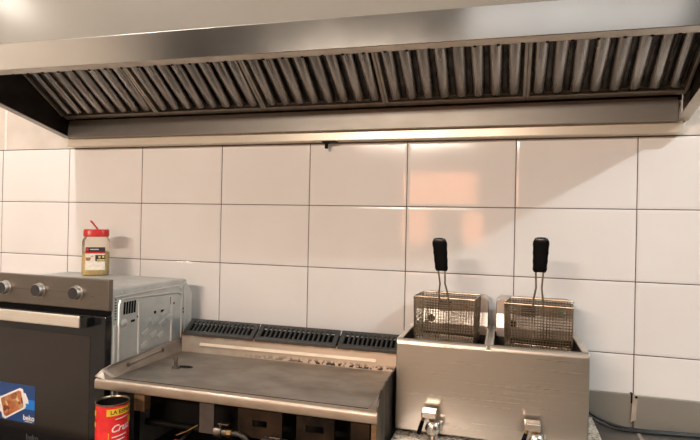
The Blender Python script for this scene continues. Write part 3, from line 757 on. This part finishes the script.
for n_, (xa, xb) in enumerate((TA, TB)):
    ra, rb = (X0 if n_ == 0 else TB[0] - .009), (TA[1] + .009 if n_ == 0 else X1)
    mb = MB()
    mb.prism([(Y0 - .001 - FY, ZR - .016 - FZ), (Y0 + .0005 - FY, ZR - .0075 - FZ), (Y0 + .005 - FY, ZR - .0025 - FZ), (Y0 + .010 - FY, ZR - FZ), (TY0 - FY, ZR - FZ), (TY0 - FY, ZR - .016 - FZ)], ra - FX, rb - FX, 'x')
    fb(mb, ra, rb, TY1, Y1 + .001, ZR - .010, ZR)
    fb(mb, ra, xa, TY0, TY1, ZR - .010, ZR); fb(mb, xb, rb, TY0, TY1, ZR - .010, ZR)
    mb.build('tank_rim', M['rim'], fr, bevel=.0025)
    mb = MB()
    fb(mb, xa - .002, xa, TY0, TY1, .86, ZR - .003); fb(mb, xb, xb + .002, TY0, TY1, .86, ZR - .003); fb(mb, xa, xb, TY0 - .002, TY0, .86, ZR - .003); fb(mb, xa, xb, TY1, TY1 + .002, .86, ZR - .003); fb(mb, xa, xb, TY0, TY1, .858, .862)
    mb.build('tank', M['tank'], fr)
    # control box at the back of the tank
    ca, cb = (.468, .7165) if n_ == 0 else (.7425, .990)
    mb = MB()
    rr = .016
    outl = [(ca, ZR), (cb, ZR)]
    for k in range(5): outl.append((cb - rr + rr * math.sin(R(90 - 22.5 * k)), 1.187 - rr + rr * math.cos(R(90 - 22.5 * k))))
    for k in range(5): outl.append((ca + rr - rr * math.sin(R(22.5 * k)), 1.187 - rr + rr * math.cos(R(22.5 * k))))
    mb.prism([(x - FX, z - FZ) for x, z in outl], -.140 - FY, Y1 - .006 - FY, 'y')
    cbx = mb.build('control_box', M['ctrl'], fr, bevel=.003)
    mb = MB(); mb.prism([(-.152 - FY, ZR - .02 - FZ), (-.152 - FY, ZR + .01 - FZ), (-.1405 - FY, ZR + .055 - FZ), (-.1405 - FY, ZR - .02 - FZ)], ca + .002 - FX, cb - .002 - FX, 'x'); mb.build('splash_plate', M['rim'], fr)
    mb = MB()
    for k in range(5): fb(mb, ca + .082, ca + .125, -.1412, -.1396, 1.130 + k * .0075, 1.1335 + k * .0075)
    mb.build('louvre', M['slot'], cbx)
    mb = MB(); mb.lathe([(.006, -.139 - FY), (.006, -.146 - FY), (0, -.147 - FY)], 12, (ca + .175 - FX, 0, 1.152 - FZ), 'y'); mb.build('amber_lamp', M['lampo'], cbx, smooth=True)
    if n_ == 1:
        mb = MB(); mb.lathe([(.006, -.139 - FY), (.006, -.146 - FY), (0, -.147 - FY)], 12, (ca + .208 - FX, 0, 1.150 - FZ), 'y'); mb.build('green_lamp', M['lampg'], cbx, smooth=True)
    MB().box(ca + .135 - FX, ca + .168 - FX, -.1425 - FY, -.1395 - FY, 1.098 - FZ, 1.120 - FZ).build('rocker_switch', M['slot'], cbx, bevel=.001)
    for kx in (.055,):
        MB().lathe([(.017, -.139 - FY), (.017, -.143 - FY), (.012, -.145 - FY), (.012, -.154 - FY), (0, -.155 - FY)], 18, (ca + kx - FX, 0, 1.105 - FZ), 'y').build('thermostat_knob', M['knob_face'], cbx, smooth=True)
MB().box(TA[1] + .009 - FX, TB[0] - .009 - FX, Y0 + .013 - FY, Y1 - .01 - FY, ZR - .03 - FZ, ZR - .004 - FZ).build('tank_divider', M['steel'], fr)
for x in (X0 + .03, X1 - .03):
    for y in (Y0 + .03, Y1 - .03):
        MB().lathe([(.014, .0), (.014, .010)], 14, f(x, y, FZ)).build('foot', M['black'], fr)
def tap(x):
    y = -.4
    mb = MB()
    mb.tube([f(x + .011, -.396, .832), f(x + .011, -.446, .832)], [.015, .015], 18)
    mb.lathe([(.021, -.446 - FY), (.022, -.452 - FY), (.020, -.459 - FY), (.012, -.464 - FY), (0, -.465 - FY)], 22, (x + .011 - FX, 0, .832 - FZ), 'y')
    mb.tube([f(x + .011, -.430, .832), f(x + .011, -.436, .812), f(x + .012, -.440, .791)], [.014, .015, .015], 16)
    mb.tube([f(x + .030, -.425, .846), f(x + .030, -.425, .820)], .008, 10)
    v = mb.build('drain_tap', M['chrome'], fr, smooth=True)
    mb = MB(); fb(mb, x - .020, x + .022, -.462, -.424, .858, .864); fb(mb, x - .020, x + .022, -.462, -.458, .8515, .8605); fb(mb, x - .020, x - .014, -.462, -.430, .842, .860)
    mb = MB(); fb(mb, x - .022, x + .022, -.456, -.420, .860, .882)
    mb.build('tap_cap', M['chrome'], v, bevel=.003)
    MB().tube([f(x + .008, -.436, .866), f(x + .008, -.436, .845)], .009, 12).build('tap_stem', M['brass'], v)
    mb = MB(); mb.tube([f(x - .015, -.452, .862), f(x - .019, -.455, .850)], [.005, .005], 8); mb.build('lever_arm', M['brass'], v)
    mb = MB(); mb.tube([f(x - .018, -.455, .853), f(x - .023, -.457, .835), f(x - .029, -.458, .814)], [.0055, .0065, .006], 10); mb.build('lever_grip', M['grip'], v, smooth=True)
tap(.561); tap(.852)

# ---------------------------------------------------------------- fry baskets
def basket(cx, cy, z0, w, d, h, rz, tiltx, label, lean, hz=0.0):
    r = thing('fry_basket', label, 'fry basket', (cx, cy, z0), (R(tiltx), 0, R(rz)), group='wire fry baskets in the twin fryer')
    hw, hd = w / 2, d / 2; tp = .008                      # tapers towards the floor of the basket
    def P(u, v, t): k = 1 - t; return Vector((u * (hw - tp * k * 0.3), v * (hd - tp * k), t * h))
    mb = MB(); wr = .00095
    def wire(a, b): mb.tube([a, b], wr, 4, cap=False)
    nx, ny, nz = int(w / .0086), int(d / .0086), int(h / .0086)
    for s in (-1, 1):
        for i in range(1, nx): u = -1 + 2 * i / nx; wire(P(u, s, 0), P(u, s, 1))
        for k in range(nz): wire(P(-1, s, k / nz), P(1, s, k / nz))
        for i in range(1, ny): v = -1 + 2 * i / ny; wire(P(s, v, 0), P(s, v, 1))
        for k in range(nz): wire(P(s, -1, k / nz), P(s, 1, k / nz))
    mb.build('wire_mesh', M['wire'], r)
    mb = MB()
    for i in range(1, nx): u = -1 + 2 * i / nx; mb.tube([P(u, -1, 0), P(u, 1, 0)], .0016, 5, cap=False)
    for i in range(1, ny): v = -1 + 2 * i / ny; mb.tube([P(-1, v, 0), P(1, v, 0)], .0013, 5, cap=False)
    mb.build('basket_floor', M['wire_rim'], r)
    mb = MB(); rr = .0026
    for t_ in (1.0, 0.0):
        mb.tube([P(-1, -1, t_), P(1, -1, t_), P(1, 1, t_), P(-1, 1, t_)], rr if t_ else .0018, 8, closed=True)
    for u in (-1, 1):
        for v in (-1, 1): mb.tube([P(u, v, 0), P(u, v, 1)], .0019, 8)
    mb.build('rim_frame', M['wire_rim'], r, smooth=True)
    # hook over the control box
    mb = MB()
    mb.tube([(-hw * .8, hd, h), (-hw * .8, hd + .016, h + .001), (hw * .8, hd + .016, h + .001), (hw * .8, hd, h)], .0022, 8); mb.build('hanging_bar', M['wire_rim'], r, smooth=True)
    mb = MB()
    for s in (-1, 1): mb.tube([(s * .016, -hd + tp - .001, .002), (s * .016, -hd - .002, h * .6), (s * .0150, -hd - .003, h - .01)], .0016, 8)
    mb.build('handle_brace', M['wire'], r, smooth=True)
    # handle wires run up the front of the mesh and on into the grip
    mb = MB()
    for s in (-1, 1):
        mb.tube([(s * .0150, -hd - .003, h - .012), (s * .0145, -hd - .003, h), (s * .0135 + lean * .02, -hd - .003, h + .02), (s * .008 + lean * .05, -hd - .004, h + .045 + hz * .5), (s * .0105 + lean * .085, -hd - .005, h + .080 + hz), (s * .0105 + lean * .1, -hd - .005, h + .10 + hz)], .0029, 8)
    mb.build('handle_wire', M['wire_gold'], r, smooth=True)
    mb = MB(); zg = h + .084 + hz; GLN = .100
    rows = []
    for k in range(13):
        t_ = k / 12; z = zg + GLN * t_
        wv = .0195 + .0040 * t_ + (.0009 if k % 3 == 1 else 0)
        dv = .0085 + .0010 * t_
        if k == 0: wv, dv = .0170, .007
        if k == 11: wv, dv = .0232, .0098
        if k == 12: wv, dv, z = .0190, .0060, zg + GLN + .001
        rows.append((wv, dv, z, lean * (z - h)))
    rings = []
    for wv, dv, z, ox in rows:
        ring = []
        for q in range(24):
            a = 2 * PI * q / 24; cx_, cy_ = math.cos(a), math.sin(a); k4 = (abs(cx_) ** 4 + abs(cy_) ** 4) ** -.25
            ring.append(mb.bm.verts.new((ox + wv * cx_ * k4, -hd - .005 + dv * cy_ * k4, z)))
        rings.append(ring)
    for i in range(len(rings) - 1):
        for q in range(24): mb.bm.faces.new([rings[i][q], rings[i][(q + 1) % 24], rings[i + 1][(q + 1) % 24], rings[i + 1][q]])
    mb.bm.faces.new(rings[0][::-1]); mb.bm.faces.new(rings[-1])
    mb.build('handle_grip', M['grip'], r, smooth=True)
    mb = MB(); ox = lean * (zg + GLN - h)
    mb.lathe([(.0185, zg + GLN - .006), (.0205, zg + GLN - .002), (.0185, zg + GLN + .0025), (.012, zg + GLN + .005), (0, zg + GLN + .006)], 24, (ox, -hd - .005, 0), cap=False, sy=.52, power=3.5)
    mb.build('grip_end', M['grip_end'], r, smooth=True)
    return r
basket(.588, -.238, 1.053, .196, .136, .145, -5, 0, 'rectangular wire fry basket with black handle in the left tank of the fryer', -.09, .004)
basket(.876, -.251, 1.043, .196, .150, .152, -7, 0, 'rectangular wire fry basket with black handle in the right tank of the fryer', .03, .018)

# ---------------------------------------------------------------- cables
def cable(pts, r, label):
    v = [Vector(p) for p in pts]; out = []
    for i in range(len(v) - 1):
        p0, p1, p2, p3 = v[max(i - 1, 0)], v[i], v[i + 1], v[min(i + 2, len(v) - 1)]
        for k in range(6):
            t_ = k / 6
            out.append(.5 * ((2 * p1) + (p2 - p0) * t_ + (2 * p0 - 5 * p1 + 4 * p2 - p3) * t_ ** 2 + (3 * p1 - p0 - 3 * p2 + p3) * t_ ** 3))
    out.append(v[-1])
    o = MB().tube(out, r, 10).build('power_cable', M['cable'], smooth=True)
    return tag(o, label, 'cable', 'power cables behind the fryer')
cable([(.985, -.030, .815), (1.04, -.030, .805), (1.09, -.036, .780), (1.15, -.045, .7635), (1.22, -.046, .7605), (1.32, -.036, .7605), (1.42, -.030, .7605), (1.62, -.03, .7605), (1.95, -.03, .7605)], .0048, 'black power cable from the fryer along the wall, the one nearer the tiles')
cable([(.985, -.040, .800), (1.05, -.046, .790), (1.10, -.056, .7680), (1.16, -.064, .7605), (1.23, -.062, .7605), (1.33, -.050, .7605), (1.42, -.044, .7605), (1.62, -.05, .7605), (1.95, -.06, .7605)], .0045, 'black power cable from the fryer along the counter, the one nearer the front edge')

# ---------------------------------------------------------------- lights
def area(name, loc, size, power, col, target=None, shape='DISK'):
    l = bpy.data.lights.new(name, 'AREA'); l.energy = power; l.size = size; l.shape = shape; l.color = col
    o = bpy.data.objects.new(name, l); COL.objects.link(o); o.location = loc
    d = (Vector(target) - Vector(loc)) if target else Vector((0, 0, -1))
    o.rotation_euler = d.to_track_quat('-Z', 'Y').to_euler(); return o
def point(name, loc, rad, power, col):
    l = bpy.data.lights.new(name, 'POINT'); l.energy = power; l.shadow_soft_size = rad; l.color = col
    o = bpy.data.objects.new(name, l); COL.objects.link(o); o.location = loc; return o
point('ceiling_lamp_left', (-1.25, -1.45, 3.27), .05, 92, (1.0, .95, .92))
point('ceiling_lamp_right', (3.19, -1.89, 3.38), .06, 182, (.91, .985, 1.02))
pm_ = area('added_fascia_panel', (1.35, -3.3, 2.98), 1.5, 1.7, (1.0, .97, .95), (1.35, 0, 1.8), 'RECTANGLE')  # added panel out of view, brightens the right part of the hood fascia
pm_.data.size_y = .34
point('added_highlight_point', (-2.04, -1.68, 2.83), .045, 6, (1.0, .94, .86))  # added small source, only for the bright spot on the canopy slope
sl_ = area('added_fill_strip', (-.30, -4.2, 2.47), 1.3, 94, (1.0, .85, .715), (-.2, 0, 1.5), 'RECTANGLE')  # added warm fill out of view, lifts the shaded tiles below the hood
sl_.data.size_y = .12
w = bpy.data.worlds.new('world'); sc.world = w; w.use_nodes = True
w.node_tree.nodes['Background'].inputs[0].default_value = (1, .92, .84, 1); w.node_tree.nodes['Background'].inputs[1].default_value = .15

# ---------------------------------------------------------------- camera
cam = bpy.data.cameras.new('camera'); co = bpy.data.objects.new('camera', cam); COL.objects.link(co)
yaw, pit, rol = .28271, .00197, .02062
c, s = math.cos(yaw), math.sin(yaw)
fx, fw, up = Vector((c, s, 0)), Vector((-s, c, 0)), Vector((0, 0, 1))
f2 = fw * math.cos(pit) + up * math.sin(pit); u2 = up * math.cos(pit) - fw * math.sin(pit)
r3 = fx * math.cos(rol) + u2 * math.sin(rol); u3 = u2 * math.cos(rol) - fx * math.sin(rol)
mw = Matrix((r3, u3, -f2)).transposed().to_4x4(); mw.translation = (.76869, -2.04598, 1.43944)
co.matrix_world = mw
cam.sensor_width = 36; cam.sensor_fit = 'HORIZONTAL'; cam.lens = 36 * 536.77 / 700; cam.clip_start = .02
sc.camera = co
sc.cycles.use_denoising = True
sc.view_settings.view_transform = 'Standard'
sc.view_settings.look = 'None'
sc.view_settings.exposure = 0.0
